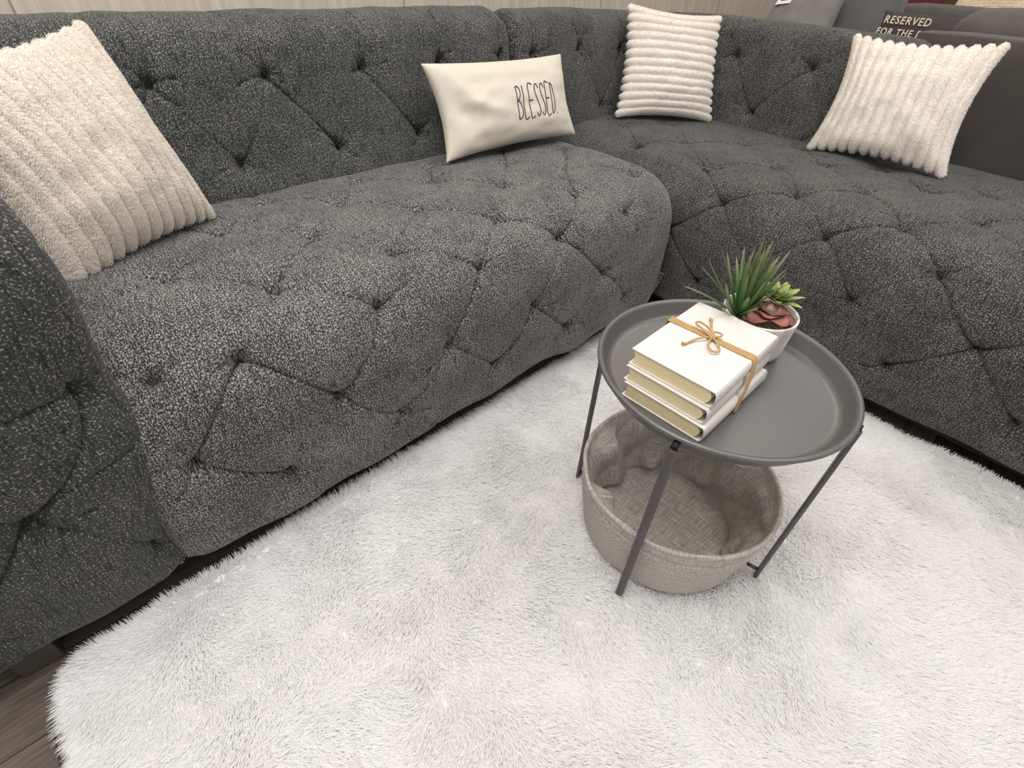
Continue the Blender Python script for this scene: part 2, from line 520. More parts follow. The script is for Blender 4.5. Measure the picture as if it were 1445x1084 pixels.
Sg, Tg = np.meshgrid(ps, ct, indexing='ij')


def cpt(x, y, z):
    k = np.hypot(pp[:, 0] + on[:, 0] * 0.04 - x, pp[:, 1] + on[:, 1] * 0.04 - y).argmin()
    j = np.abs(cp[:, 1] - z)[:len(cp) // 2].argmin()
    return ps[k], ct[j]


cbt = [cpt(1.40, 1.39, 0.725), cpt(1.635, 1.39, 0.727), cpt(1.52, 1.385, 0.555), cpt(1.765, 1.385, 0.55), cpt(1.88, 1.385, 0.725),
       cpt(2.0, 1.33, 0.55), cpt(2.12, 1.25, 0.725), cpt(2.18, 1.13, 0.56), cpt(2.185, 1.095, 0.722), cpt(2.185, 0.955, 0.552), cpt(2.185, 0.80, 0.717), cpt(2.185, 0.66, 0.55)]
cbt = [b for k, b in enumerate(cbt) if k not in (7,)]
cex = []
for b in cbt:
    if b[1] > 0.2:
        cex.append(((b[0], b[1]), (b[0] + 0.01, b[1] + 0.14), 0.45))
    else:
        cex.append(((b[0], b[1]), (b[0] + 0.01, b[1] - 0.09), 0.6))
Dc = tuft_field(Sg, Tg, cbt, seed=31, extra=cex)
fd = np.minimum(sm(Sg, 0, 0.03), 1 - sm(Sg, tot - 0.03, tot))
Dc = (Dc + 0.004 * vnoise(Sg, Tg, 7.3, 9)) * fd
o, Qc, Nc = fabric_sheet(Pc, Sg, Tg, Dc, 'backrest', M_SIDE, right, flip=False, uvoff=(17, 3))
for b in cbt: button_at(Qc, Nc, Sg, Tg, b[0], b[1], right)
end_caps('backrest_side', Qc, M_SIDE, right, which=(0, -1))
MB().box((1.51, -0.92, 0.04), (2.40, 1.40, 0.09)).obj('base_frame', M_BLACK, right, False)
for x, y in ((1.60, -0.85), (1.60, 0.6), (2.36, -0.85), (2.36, 1.3)):
    MB().box((x - 0.03, y - 0.03, 0), (x + 0.03, y + 0.03, 0.075)).obj('foot', M_FOOT, right, False, 0.003)

# ------------------------------------------------------------------ room shell
m, nt, b = nmat('vinyl_planks'); L = nt.links.new
tc = N(nt, 'ShaderNodeTexCoord')
br_ = N(nt, 'ShaderNodeTexBrick', i_Scale=1.0)
br_.offset = 0.37
br_.inputs['Color1'].default_value = (0.19, 0.155, 0.125, 1); br_.inputs['Color2'].default_value = (0.10, 0.08, 0.065, 1)
br_.inputs['Mortar'].default_value = (0.03, 0.025, 0.02, 1); br_.inputs['Mortar Size'].default_value = 0.0015
br_.inputs['Brick Width'].default_value = 0.95; br_.inputs['Row Height'].default_value = 0.13
L(tc.outputs['Object'], br_.inputs['Vector'])
mp = N(nt, 'ShaderNodeMapping'); mp.inputs['Scale'].default_value = (5, 75, 1); L(tc.outputs['Object'], mp.inputs[0])
gr = N(nt, 'ShaderNodeTexNoise', i_Scale=1.0, i_Detail=6.0, i_Roughness=0.65, i_Distortion=1.2); L(mp.outputs[0], gr.inputs['Vector'])
gc = ramp(nt, gr.outputs[0], [(0.3, (0.42, 0.40, 0.38)), (0.55, (1.0, 1.0, 1.0)), (0.75, (1.5, 1.48, 1.45))])
mx = N(nt, 'ShaderNodeMix', data_type='RGBA', blend_type='MULTIPLY'); mx.inputs[0].default_value = 1
L(br_.outputs[0], mx.inputs[6]); L(gc, mx.inputs[7]); L(mx.outputs[2], b.inputs['Base Color'])
b.inputs['Roughness'].default_value = 0.45
M_FLOOR = m
fl = MB().box((-3, -3, -0.05), (7, 5, 0)).obj('floor', M_FLOOR, None, False); props(fl, kind='structure')

m, nt, b = nmat('pale_wood_panel'); L = nt.links.new
tc = N(nt, 'ShaderNodeTexCoord')
mp = N(nt, 'ShaderNodeMapping'); mp.inputs['Scale'].default_value = (60, 60, 3.0); L(tc.outputs['Object'], mp.inputs[0])
gr = N(nt, 'ShaderNodeTexNoise', i_Scale=1.0, i_Detail=5.0, i_Roughness=0.6); L(mp.outputs[0], gr.inputs['Vector'])
c = ramp(nt, gr.outputs[0], [(0.3, (0.50, 0.43, 0.34)), (0.7, (0.66, 0.59, 0.50))])
br_ = N(nt, 'ShaderNodeTexBrick', i_Scale=1.0); br_.offset = 0
br_.inputs['Color1'].default_value = (1, 1, 1, 1); br_.inputs['Color2'].default_value = (0.90, 0.89, 0.88, 1); br_.inputs['Mortar'].default_value = (0.55, 0.5, 0.45, 1)
br_.inputs['Mortar Size'].default_value = 0.003; br_.inputs['Brick Width'].default_value = 1.03; br_.inputs['Row Height'].default_value = 6.0
mp2 = N(nt, 'ShaderNodeMapping'); mp2.inputs['Location'].default_value = (-0.12, 3.0, 0); mp2.inputs['Rotation'].default_value = (PI / 2, 0, 0); L(tc.outputs['Object'], mp2.inputs[0]); L(mp2.outputs[0], br_.inputs['Vector'])
mx = N(nt, 'ShaderNodeMix', data_type='RGBA', blend_type='MULTIPLY'); mx.inputs[0].default_value = 1
L(c, mx.inputs[6]); L(br_.outputs[0], mx.inputs[7]); L(mx.outputs[2], b.inputs['Base Color'])
b.inputs['Roughness'].default_value = 0.55
M_PANEL = m
wl = MB().box((-3, 1.78, 0), (3.95, 1.86, 3)).obj('wall_back', M_PANEL, None, False); props(wl, kind='structure')
wl = MB().box((3.95, 1.72, 0), (4.15, 1.9, 3)).obj('trim_1', simple('pale_post', (0.55, 0.47, 0.40), 0.5, noise=0.05), None, False); props(wl, kind='structure')

# ------------------------------------------------------------------ rug
rug = empty('shag_rug', (0.6, 0.0, 0), 'large fluffy white shag rug lying on the plank floor under the side table', 'rug')
M_RUGB = simple('rug_backing', (0.88, 0.865, 0.855), 0.95, noise=0.04, nscale=30)
RX0, RX1, RY0, RY1 = -0.334, 1.478, -0.95, 0.752
def rug_skew(x, y): return y + 0.022 * (x + 0.1) * sm(y, -0.5, 0.7)
def rug_inside(x, y, pad=0.0):
    r = 0.07
    dx = np.maximum(np.maximum(RX0 + r - x, x - (RX1 - r)), 0); dy = np.maximum(np.maximum(RY0 + r - y, y - (RY1 - r)), 0)
    return np.hypot(dx, dy) < r - pad
def rug_h(x, y):
    
    f1 = np.abs((x - 0.62) * 0.80 - (y - 0.30) * 0.60 + 0.02 * vnoise(x, y, 3.1, 5)); f2 = np.abs((y - 0.42) + 0.10 * (x - 0.6) + 0.015 * vnoise(x, y, 6.1, 5))
    f3 = np.abs((x + 0.02) + 0.25 * (y - 0.2) + 0.02 * vnoise(x, y, 2.1, 4))
    fold = 0.007 * np.exp(-f1 / 0.02) * (y < 0.45) + 0.006 * np.exp(-f2 / 0.02) * (x < 0.62) + 0.006 * np.exp(-f3 / 0.018)
    return 0.0155 + 0.0045 * vnoise(x, y, 1.7, 4) + 0.0025 * vnoise(x, y, 8.7, 13) + fold
nx, ny = 150, 140
gx, gy = np.meshgrid(np.linspace(RX0, RX1, nx), np.linspace(RY0, RY1, ny), indexing='ij')
# pull square corners into the round corner
r = 0.07
qx = np.where(gx < RX0 + r, RX0 + r, np.where(gx > RX1 - r, RX1 - r, gx)); qy = np.where(gy < RY0 + r, RY0 + r, np.where(gy > RY1 - r, RY1 - r, gy))
dx, dy = gx - qx, gy - qy; dd = np.maximum(np.hypot(dx, dy), 1e-9); cheb = np.maximum(np.abs(dx), np.abs(dy))
gx2 = qx + dx / dd * cheb; gy2 = qy + dy / dd * cheb
zt = rug_h(gx2, gy2)
gy2 = rug_skew(gx2, gy2)
top = np.stack([gx2, gy2, zt], -1).reshape(-1, 3)
bot = np.stack([gx2, gy2, 0 * zt + 0.001], -1).reshape(-1, 3)
f = grid_faces(nx, ny, flip=True) + grid_faces(nx, ny, off=nx * ny)
ring = [i * ny for i in range(nx)] + [(nx - 1) * ny + j for j in range(1, ny)] + [i * ny + ny - 1 for i in range(nx - 2, -1, -1)] + [j for j in range(ny - 2, 0, -1)]
for k in range(len(ring)):
    a, b2 = ring[k], ring[(k + 1) % len(ring)]
    f.append((a, b2, b2 + nx * ny, a + nx * ny))
mesh_obj('rug_backing', np.vstack([top, bot]), f, M_RUGB, rug, True)


def fur_mat(name, col, rough=0.55, trans=0.0):
    m, nt, b = nmat(name)
    L = nt.links.new
    hi = N(nt, 'ShaderNodeHairInfo')
    c0 = tuple(x * 0.93 for x in col); c1 = tuple(min(1, x * 1.04) for x in col)
    L(ramp(nt, hi.outputs['Random'], [(0, c0), (1, c1)]), b.inputs['Base Color'])
    b.inputs['Roughness'].default_value = rough
    b.inputs['Specular IOR Level'].default_value = 0.15
    if trans:
        tr = N(nt, 'ShaderNodeBsdfTranslucent'); tr.inputs[0].default_value = (*col, 1)
        ms = N(nt, 'ShaderNodeMixShader'); ms.inputs[0].default_value = trans
        out = nt.nodes['Material Output']
        L(b.outputs[0], ms.inputs[1]); L(tr.outputs[0], ms.inputs[2]); L(ms.outputs[0], out.inputs[0])
    return m


def curves_obj(name, pts, rad, mat, parent):
    """pts (n,k,3) world; rad (n,k)"""
    n, k = pts.shape[:2]
    hc = bpy.data.hair_curves.new(name)
    hc.add_curves([k] * n)
    pw = np.array(parent_world(parent)) if parent else 0
    hc.attributes['position'].data.foreach_set('vector', (pts - pw).astype(np.float32).ravel())
    ra = hc.attributes.get('radius') or hc.attributes.new('radius', 'FLOAT', 'POINT')
    ra.data.foreach_set('value', rad.astype(np.float32).ravel())
    hc.materials.append(mat)
    o = bpy.data.objects.new(name, hc)
    COL.objects.link(o)
    if parent: o.parent = parent
    o['kind'] = 'stuff'
    return o


rs = np.random.RandomState(5)
NF = 520000
x = rs.uniform(RX0, RX1, NF * 2); y = rs.uniform(RY0, RY1, NF * 2)
# keep only where the camera or a sidestep could see, thin elsewhere
keep = rug_inside(x, y, 0.004)
x, y = x[keep][:NF], y[keep][:NF]
# denser nothing; direction field
ang = 2.2 * vnoise(x, y, 2.1, 3.5) + 1.0 * vnoise(x, y, 5.1, 13) + 0.35 * vnoise(x, y, 6.1, 60) + 3.9
cl = vnoise(x, y, 9.2, 30)
lean = 0.85 + 0.22 * vnoise(x, y, 3.3, 7) + 0.12 * vnoise(x, y, 12.3, 40) + 0.10 * rs.randn(len(x))
ang = ang + 0.35 * rs.randn(len(x))
ln = 0.024 * (1 + 0.22 * vnoise(x, y, 4.4, 22)) * rs.uniform(0.7, 1.15, len(x))
# at the border lean outwards
cxr, cyr = np.clip(x, RX0 + 0.07, RX1 - 0.07), np.clip(y, RY0 + 0.07, RY1 - 0.07)
ex, ey = x - cxr, y - cyr; ed = np.hypot(ex, ey)
wb = sm(ed, 0.03, 0.07)
dxv = np.cos(ang) * lean * (1 - wb) + wb * 1.4 * ex / (ed + 1e-6) * (0.8 + 0.3 * cl) + wb * 0.4 * np.cos(ang)
dyv = np.sin(ang) * lean * (1 - wb) + wb * 1.4 * ey / (ed + 1e-6) * (0.8 + 0.3 * cl) + wb * 0.4 * np.sin(ang)
# flattened under the table feet: shorter pile
k = 5
tt = np.linspace(0, 1, k)
pts = np.zeros((len(x), k, 3))
z0 = rug_h(x, y)
y = rug_skew(x, y)
nrm = np.sqrt(dxv ** 2 + dyv ** 2 + 1)
for i, t in enumerate(tt):
    bend = t * (0.35 + 0.65 * t)
    pts[:, i, 0] = x + dxv / nrm * ln * bend * 1.1
    pts[:, i, 1] = y + dyv / nrm * ln * bend * 1.1
    pts[:, i, 2] = z0 - 0.002 + ln * (t / nrm - 0.22 * t * t * np.clip(np.hypot(dxv, dyv), 0, 1.2))
rad = np.array([0.0008, 0.00085, 0.0008, 0.0006, 0.0002])[None, :] * rs.uniform(0.8, 1.2, (len(x), 1))
M_FUR = fur_mat('rug_fur', (0.965, 0.955, 0.95), 0.6, 0.5)
curves_obj('pile', pts, rad, M_FUR, rug)

# ------------------------------------------------------------------ pillows
def pillow_surface(c, T, n=150, pinch=0.10, ribs=0, rib_axis='v', rib_h=0.007, wr=0.004, seed=0, power=0.42, sag=None):
    """corners c = BL,BR,TR,TL. returns front and back (n,n,3) position grids and u,v grids."""
    BL, BR, TR, TL = [np.array(q, float) for q in c]
    e = np.linspace(-1, 1, n)
    e = np.sign(e) * (1 - (1 - np.abs(e)) ** 1.25)      # more samples near the seams
    U, V = np.meshgrid(e, e, indexing='ij')
    pu = U * (1 - pinch * (1 - V ** 2) * (np.abs(U) ** 1.5)); pv = V * (1 - pinch * (1 - U ** 2) * (np.abs(V) ** 1.5))
    a = (pu + 1) / 2; b_ = (pv + 1) / 2
    P = (BL * ((1 - a) * (1 - b_))[..., None] + BR * (a * (1 - b_))[..., None] + TR * (a * b_)[..., None] + TL * ((1 - a) * b_)[..., None])
    nr = np.cross((BR + TR - BL - TL), (TL + TR - BL - BR)); nr /= np.linalg.norm(nr)
    ax = U if rib_axis == 'u' else V                    # ribs repeat along this axis
    ot = V if rib_axis == 'u' else U
    h = np.clip((1 - U ** 2), 0, 1) * np.clip((1 - V ** 2), 0, 1)
    th = T * 0.5 * h ** power
    edge = 1 - h ** 0.6
    out = []
    for side in (1, -1):
        D = th.copy()
        if ribs:
            ph = (ax + 1) / 2 * ribs + 0.12 * vnoise(U * 2, V * 2, seed + 1.5, 1.3)
            rb = np.abs(np.sin(PI * ph)) ** 0.48
            D = D + rib_h * (rb - 0.4) * (0.35 + 0.65 * h ** 0.25)
        D = D + wr * (vnoise(U, V, seed + side, 2.2) + 0.5 * vnoise(U, V, seed + 3 * side, 5)) * h ** 0.3
        Q = P + nr * (side * D)[..., None]
        if ribs:
            # scalloped seam where the ribs end
            dirv = (TL + TR - BL - BR) if rib_axis == 'u' else (BR + TR - BL - TL)
            dirv = dirv / np.linalg.norm(dirv)
            Q = Q + dirv * (np.sign(ot) * np.abs(ot) ** 14 * (rb - 0.5) * rib_h * 1.3)[..., None]
        if sag is not None:
            Q = sag(Q, U, V)
        out.append(Q)
    # join on the seam
    mid = (out[0] + out[1]) / 2
    m = np.zeros_like(U, bool); m[0] = m[-1] = True; m[:, 0] = m[:, -1] = True
    out[0][m] = mid[m]; out[1][m] = mid[m]
    return out[0], out[1], U, V, nr


def pillow(name, label, cat, c, T, mat, fur=0, fur_m=None, fur_len=0.006, **kw):
    A, B, U, V, nr = pillow_surface(c, T, **kw)
    # front side = towards the camera
    cen = A.mean((0, 1))
    if nr.dot(np.array(CAM) - cen) < 0: A, B = B, A; fl = True
    else: fl = False
    n = A.shape[0]
    base = np.array(c).mean(0); base[2] = min(q[2] for q in c)
    root = empty(name, tuple(base), label, cat)
    uv = np.stack([U, V], -1).reshape(-1, 2)
    v = np.vstack([A.reshape(-1, 3), B.reshape(-1, 3)])
    f = grid_faces(n, n, flip=fl) + grid_faces(n, n, off=n * n, flip=not fl)
    o = mesh_obj('cover', v, f, mat, root, True, np.vstack([uv, uv]))
    bm_merge(o)
    if fur:
        rs = np.random.RandomState(int(fur) % 97)
        roots = []; dirs = []
        for G, sg in ((A, 1), (B, -1)):
            k = int(fur * (0.8 if sg == 1 else 0.2))
            a = rs.rand(k) * (n - 1.001); b_ = rs.rand(k) * (n - 1.001)
            i = a.astype(int); j = b_.astype(int); fa = (a - i)[:, None]; fb = (b_ - j)[:, None]
            p = G[i, j] * (1 - fa) * (1 - fb) + G[i + 1, j] * fa * (1 - fb) + G[i, j + 1] * (1 - fa) * fb + G[i + 1, j + 1] * fa * fb
            nn = np.cross(G[i + 1, j] - G[i, j], G[i, j + 1] - G[i, j]); nn /= np.linalg.norm(nn, axis=1, keepdims=True) + 1e-12
            outw = nr * sg * (1 if not fl else -1)
            s_ = np.sign((nn * outw).sum(1)); s_[s_ == 0] = 1
            nn *= s_[:, None]
            roots.append(p); dirs.append(nn)
        p = np.vstack(roots); d = np.vstack(dirs)
        nzv = np.stack([vnoise(p[:, 0], p[:, 1] + p[:, 2], q, 55) for q in (1.1, 5.2, 9.3)], 1)
        t_ = d * 0.8 + nzv * 0.22 + 0.22 * rs.randn(*p.shape) + np.array([0.1, -0.1, -0.45])
        t_ /= np.linalg.norm(t_, axis=1, keepdims=True)
        ln = fur_len * rs.uniform(0.6, 1.2, len(p))
        pts = np.stack([p - d * 0.0005, p + (d * 0.5 + t_ * 0.3) * ln[:, None] * 0.6, p + t_ * ln[:, None]], 1)
        rad = np.array([0.00045, 0.0004, 0.0001])[None, :] * np.ones((len(p), 1))
        curves_obj('pile', pts, rad, fur_m, root)
    return root, A, U, V


def bm_merge(o):
    import bmesh
    bm = bmesh.new(); bm.from_mesh(o.data)
    bmesh.ops.remove_doubles(bm, verts=bm.verts, dist=1e-6)
    bm.to_mesh(o.data); bm.free()


M_PIL = simple('plush_cover', (0.80, 0.75, 0.695), 0.9, noise=0.05, nscale=14, bump=0.3, sheen=0.3)
M_PILF = fur_mat('plush_fibre', (0.90, 0.85, 0.79), 0.7, 0.35)
pillow('plush_pillow', 'large cream plush pillow with wide fur cords, propped by the sofa arm', 'pillow',
       [(-0.035, 1.075, 0.505), (0.255, 1.235, 0.515), (0.180, 1.335, 0.845), (-0.125, 1.17, 0.812)], 0.15, M_PIL, fur=120000, fur_m=M_PILF,
       fur_len=0.0045, ribs=12, rib_axis='u', rib_h=0.019, wr=0.007, seed=2, pinch=0.115)
pillow('plush_pillow', 'white pillow with horizontal plush cords in the curved sofa corner', 'pillow',
       [(1.775, 1.300, 0.515), (2.085, 1.07, 0.505), (2.13, 1.165, 0.84), (1.875, 1.395, 0.862)], 0.12, M_PIL, fur=40000, fur_m=M_PILF,
       fur_len=0.0034, ribs=13, rib_axis='v', rib_h=0.014, wr=0.004, seed=5, pinch=0.09)
pillow('plush_pillow', 'white pillow with upright plush cords leaning by the charcoal sofa behind', 'pillow',
       [(2.055, 0.665, 0.507), (2.075, 0.245, 0.515), (2.19, 0.285, 0.843), (2.155, 0.690, 0.826)], 0.13, M_PIL, fur=40000, fur_m=M_PILF,
       fur_len=0.0034, ribs=13, rib_axis='u', rib_h=0.0145, wr=0.007, seed=9, pinch=0.13)

m, nt, b = nmat('canvas'); L = nt.links.new
uvn = N(nt, 'ShaderNodeUVMap'); mp = N(nt, 'ShaderNodeMapping'); mp.inputs['Scale'].default_value = (14, 260, 1); L(uvn.outputs[0], mp.inputs[0])
n1 = N(nt, 'ShaderNodeTexNoise', i_Scale=1.0, i_Detail=3.0); L(mp.outputs[0], n1.inputs['Vector'])
L(ramp(nt, n1.outputs[0], [(0.3, (0.56, 0.505, 0.42)), (0.7, (0.68, 0.63, 0.54))]), b.inputs['Base Color'])
b.inputs['Roughness'].default_value = 0.9
bp = N(nt, 'ShaderNodeBump', i_Strength=0.25, i_Distance=0.001); L(n1.outputs[0], bp.inputs['Height']); L(bp.outputs[0], b.inputs['Normal'])
M_CANVAS = m
M_INK = simple('ink', (0.035, 0.035, 0.06), 0.8)


def canvas_sag(Q, U, V):
    d = 0.010 * np.exp(-((U + 0.72) / 0.16) ** 2) * np.sin(V * 5 + U * 9) + 0.006 * np.sin((U + V) * 9) * np.exp(-((U + 0.55) ** 2 + (V + 0.1) ** 2) / 0.12)
    return Q + np.array([0.1, -1, 0.2]) * d[..., None] * (1 - np.abs(U) ** 6)[..., None] * (1 - np.abs(V) ** 6)[..., None]


root, A, U, V = pillow('lumbar_pillow', 'cream canvas lumbar pillow lettered BLESSED, on the tufted seat', 'pillow',
                       [(0.893, 1.225, 0.515), (1.415, 1.195, 0.525), (1.452, 1.33, 0.737), (0.893, 1.325, 0.745)], 0.13, M_CANVAS, wr=0.006, seed=14, pinch=0.10, sag=canvas_sag)
# lettering: thin strokes on the cover
LET = {
    'B': [[(0, 0), (0.04, 1)], [(0.0, 0.97), (0.18, 1.0), (0.38, 0.9), (0.36, 0.72), (0.2, 0.6), (0.06, 0.56)], [(0.06, 0.56), (0.3, 0.5), (0.46, 0.3), (0.4, 0.1), (0.2, 0.0), (0, 0.0)]],
    'L': [[(0.05, 1), (0.0, 0.02), (0.42, 0.0)]],
    'E': [[(0.45, 1.0), (0.02, 0.98), (0.0, 0.02), (0.42, 0.0)], [(0.02, 0.52), (0.36, 0.52)]],
    'S': [[(0.44, 0.86), (0.34, 0.98), (0.18, 1.0), (0.05, 0.88), (0.05, 0.7), (0.2, 0.52), (0.36, 0.34), (0.4, 0.16), (0.28, 0.02), (0.1, 0.0), (0.0, 0.1)]],
    'D': [[(0.05, 1), (0.02, 0.0)], [(0.05, 1), (0.28, 0.92), (0.44, 0.62), (0.44, 0.34), (0.3, 0.08), (0.02, 0.0)]],
    '.': [[(0, 0), (0.06, 0.0)]],
}
n = A.shape[0]


def surf(u, v):
    e = U[:, 0]
    i = np.clip(np.searchsorted(e, u) - 1, 0, n - 2); j = np.clip(np.searchsorted(e, v) - 1, 0, n - 2)
    fu = (u - e[i]) / (e[i + 1] - e[i]); fv = (v - e[j]) / (e[j + 1] - e[j])
    p = A[i, j] * (1 - fu) * (1 - fv) + A[i + 1, j] * fu * (1 - fv) + A[i, j + 1] * (1 - fu) * fv + A[i + 1, j + 1] * fu * fv
    nn = np.cross(A[i + 1, j] - A[i, j], A[i, j + 1] - A[i, j]); nn /= np.linalg.norm(nn)
    if nn.dot(np.array(CAM) - p) < 0: nn = -nn
    return p, nn


tb = MB()
u0, du = -0.055, 0.092
for k, ch in enumerate('BLESSED.'):
    for stroke in LET[ch]:
        pts, _t = resample([(q[0], q[1]) for q in stroke], 0.06) if len(stroke) > 1 else (np.array(stroke), 0)
        ring = []
        for q in pts:
            p, nn = surf(u0 + k * du + q[0] * 0.145, -0.48 + q[1] * 0.70)
            ring.append(Vector(p + nn * 0.0006))
        tb.tube(ring, 0.0016, 6)
tb.obj('lettering', M_INK, root)
root.children[-1]['label'] = 'thin navy lettering reading BLESSED.'

# ------------------------------------------------------------------ side table
TC = (0.7115, 0.2223)
M_METAL = simple('grey_powder_coat', (0.115, 0.110, 0.107), 0.33, 0.2, noise=0.03, nscale=200)
M_LEG = simple('grey_leg_coat', (0.075, 0.068, 0.066), 0.42, 0.3)
table = empty('side_table', (TC[0], TC[1], 0), 'round dark grey metal tray side table standing on the white rug', 'table')
prof = [(0.0005, 0.0485 - 0.0), (0.10, 0.0485), (0.178, 0.0485), (0.186, 0.0495), (0.191, 0.054), (0.1985, 0.072), (0.2015, 0.0765), (0.2065, 0.078), (0.2095, 0.0755), (0.2095, 0.072), (0.206, 0.069),
        (0.200, 0.064), (0.1925, 0.047), (0.184, 0.0445), (0.10, 0.0445), (0.0005, 0.0445)]
MB().lathe(prof, (TC[0], TC[1], 0.40), 160).obj('tray', M_METAL, table)
# half-round legs
for (lx, ly) in ((0.505, 0.178), (0.754, 0.017), (0.668, 0.427), (0.918, 0.267)):
    d = Vector((lx - TC[0], ly - TC[1], 0)).normalized(); tt_ = Vector((-d.y, d.x, 0))
    c0 = Vector((TC[0], TC[1], 0)) + d * 0.2095
    v = []; seg = [(-0.0075, 0), (-0.0075, 0.003), (-0.005, 0.0075), (0, 0.009), (0.005, 0.0075), (0.0075, 0.003), (0.0075, 0)]
    for z in (0.004, 0.4555):
        for s_, o_ in seg:
            v.append(tuple(c0 + tt_ * s_ + d * (o_ - 0.001) + Vector((0, 0, z))))
    k = len(seg)
    f = [(i, (i + 1) % k, k + (i + 1) % k, k + i) for i in range(k)] + [tuple(range(k))[::-1], tuple(range(k, 2 * k))]
    lg = MB().add(v, f).obj('leg', M_LEG, table, False, 0.0008)
    # screw holding the tray
    ctr = c0 - d * 0.012 + Vector((0, 0, 0.4615))
    MB().tube([ctr, ctr + d * 0.016], 0.0055, 16).obj('screw', M_BLACK, lg)
    # hook under which the basket hangs
    h = c0 + Vector((0, 0, 0.045))
    MB().tube([h, h - d * 0.022], 0.004, 10).obj('basket_peg', M_LEG, table)
# fabric basket
m, nt, b = nmat('linen'); L = nt.links.new
uvn = N(nt, 'ShaderNodeUVMap')
cols = []
for sc_ in ((25, 560), (560, 25)):
    mp = N(nt, 'ShaderNodeMapping'); mp.inputs['Scale'].default_value = (*sc_, 1); L(uvn.outputs[0], mp.inputs[0])
    q = N(nt, 'ShaderNodeTexNoise', i_Scale=1.0, i_Detail=2.0); q.noise_dimensions = '2D'; L(mp.outputs[0], q.inputs['Vector']); cols.append(q)
av = N(nt, 'ShaderNodeMath', operation='ADD'); L(cols[0].outputs[0], av.inputs[0]); L(cols[1].outputs[0], av.inputs[1])
hf = N(nt, 'ShaderNodeMath', operation='MULTIPLY'); hf.inputs[1].default_value = 0.5; L(av.outputs[0], hf.inputs[0])
L(ramp(nt, hf.outputs[0], [(0.34, (0.25, 0.22, 0.195)), (0.5, (0.40, 0.365, 0.33)), (0.66, (0.58, 0.545, 0.49))]), b.inputs['Base Color'])
b.inputs['Roughness'].default_value = 0.95
bp = N(nt, 'ShaderNodeBump', i_Strength=0.4, i_Distance=0.001); L(hf.outputs[0], bp.inputs['Height']); L(bp.outputs[0], b.inputs['Normal'])
M_LINEN = m
basket = empty('fabric_basket', (TC[0], TC[1], 0.02), 'round beige linen basket hanging between the legs under the grey tray', 'basket')
nb = 260
th = np.linspace(0, 2 * PI, nb, endpoint=False)
bp_ = [(0.002, 0.026, 0), (0.10, 0.026, 0), (0.160, 0.028, 0.0), (0.172, 0.034, 0.1), (0.178, 0.06, 0.4), (0.184, 0.10, 0.7), (0.189, 0.14, 0.9), (0.193, 0.172, 1.0), (0.196, 0.192, 1.0),
       (0.1965, 0.199, 1.0), (0.194, 0.203, 1.0), (0.190, 0.202, 1.0), (0.187, 0.195, 1.0), (0.182, 0.170, 1.0), (0.174, 0.13, 1.0), (0.166, 0.09, 1.0), (0.160, 0.06, 1.0), (0.154, 0.042, 0.6), (0.140, 0.036, 0.2), (0.07, 0.034, 0), (0.002, 0.034, 0)]
pr_, pt_ = resample([(a, z_, k_) for a, z_, k_ in bp_], 0.004)
nq = len(pr_); half = int(np.argmax(pr_[:, 1]))
TH, IQ = np.meshgrid(th, np.arange(nq), indexing='xy')   # rows = profile
rr = pr_[:, 0][:, None] + 0 * TH; zq = pr_[:, 1][:, None] + 0 * TH; kq = pr_[:, 2][:, None]
inner = (IQ > half).astype(float) * sm(IQ, half, half + 10)
cx_, sx_ = np.cos(TH), np.sin(TH)
wv = vnoise(cx_ * 1.6, sx_ * 1.6, zq * 9, 1.7)
fold = vnoise(cx_ * 2.4 + 9, sx_ * 2.4, zq * 5 + 3, 1.6)
rr = rr + kq * (0.0035 * wv) + inner * (-0.042 * np.clip(fold, 0, 1) * sm(zq, 0.03, 0.06) * (1 - sm(zq, 0.16, 0.205)) - 0.010 * np.abs(np.sin(3.5 * TH + 30 * zq)) * (1 - sm(zq, 0.15, 0.2)) * sm(zq, 0.03, 0.05))
rr = np.maximum(rr, 0.001)
zq = zq + kq * 0.006 * np.sin(2 * TH + 0.8) * sm(zq, 0.1, 0.2) + inner * 0.006 * fold * (1 - sm(zq, 0.03, 0.1)) * sm(rr, 0.05, 0.12)
band = (0.0030 * np.exp(-((pr_[:, 1][:, None] - 0.170 + 0.006 * np.sin(TH * 2)) / 0.0035) ** 2) + 0.0018 * np.exp(-((pr_[:, 1][:, None] - 0.186 + 0.004 * np.sin(TH * 3)) / 0.003) ** 2)) * (IQ < half)   # hem line
rr = rr - band
vv = np.stack([TC[0] + rr * cx_, TC[1] + rr * sx_, zq], -1).reshape(-1, 3)
flat = (np.abs(kq) < 0.25)
uvb = np.stack([np.where(flat, rr * cx_, TH * 0.18), np.where(flat, rr * sx_, pt_[:, None] + 0 * TH)], -1).reshape(-1, 2)
mesh_obj('linen_body', vv, grid_faces(nq, nb, close_m=True), M_LINEN, basket, True, uvb)
# seam cord inside
sp = [(TC[0] + (0.150 + 0.006 * math.sin(3 * a)) * math.cos(a), TC[1] + (0.150 + 0.006 * math.sin(3 * a)) * math.sin(a), 0.052 + 0.004 * math.sin(5 * a)) for a in np.linspace(0.5, 2.9, 50)]

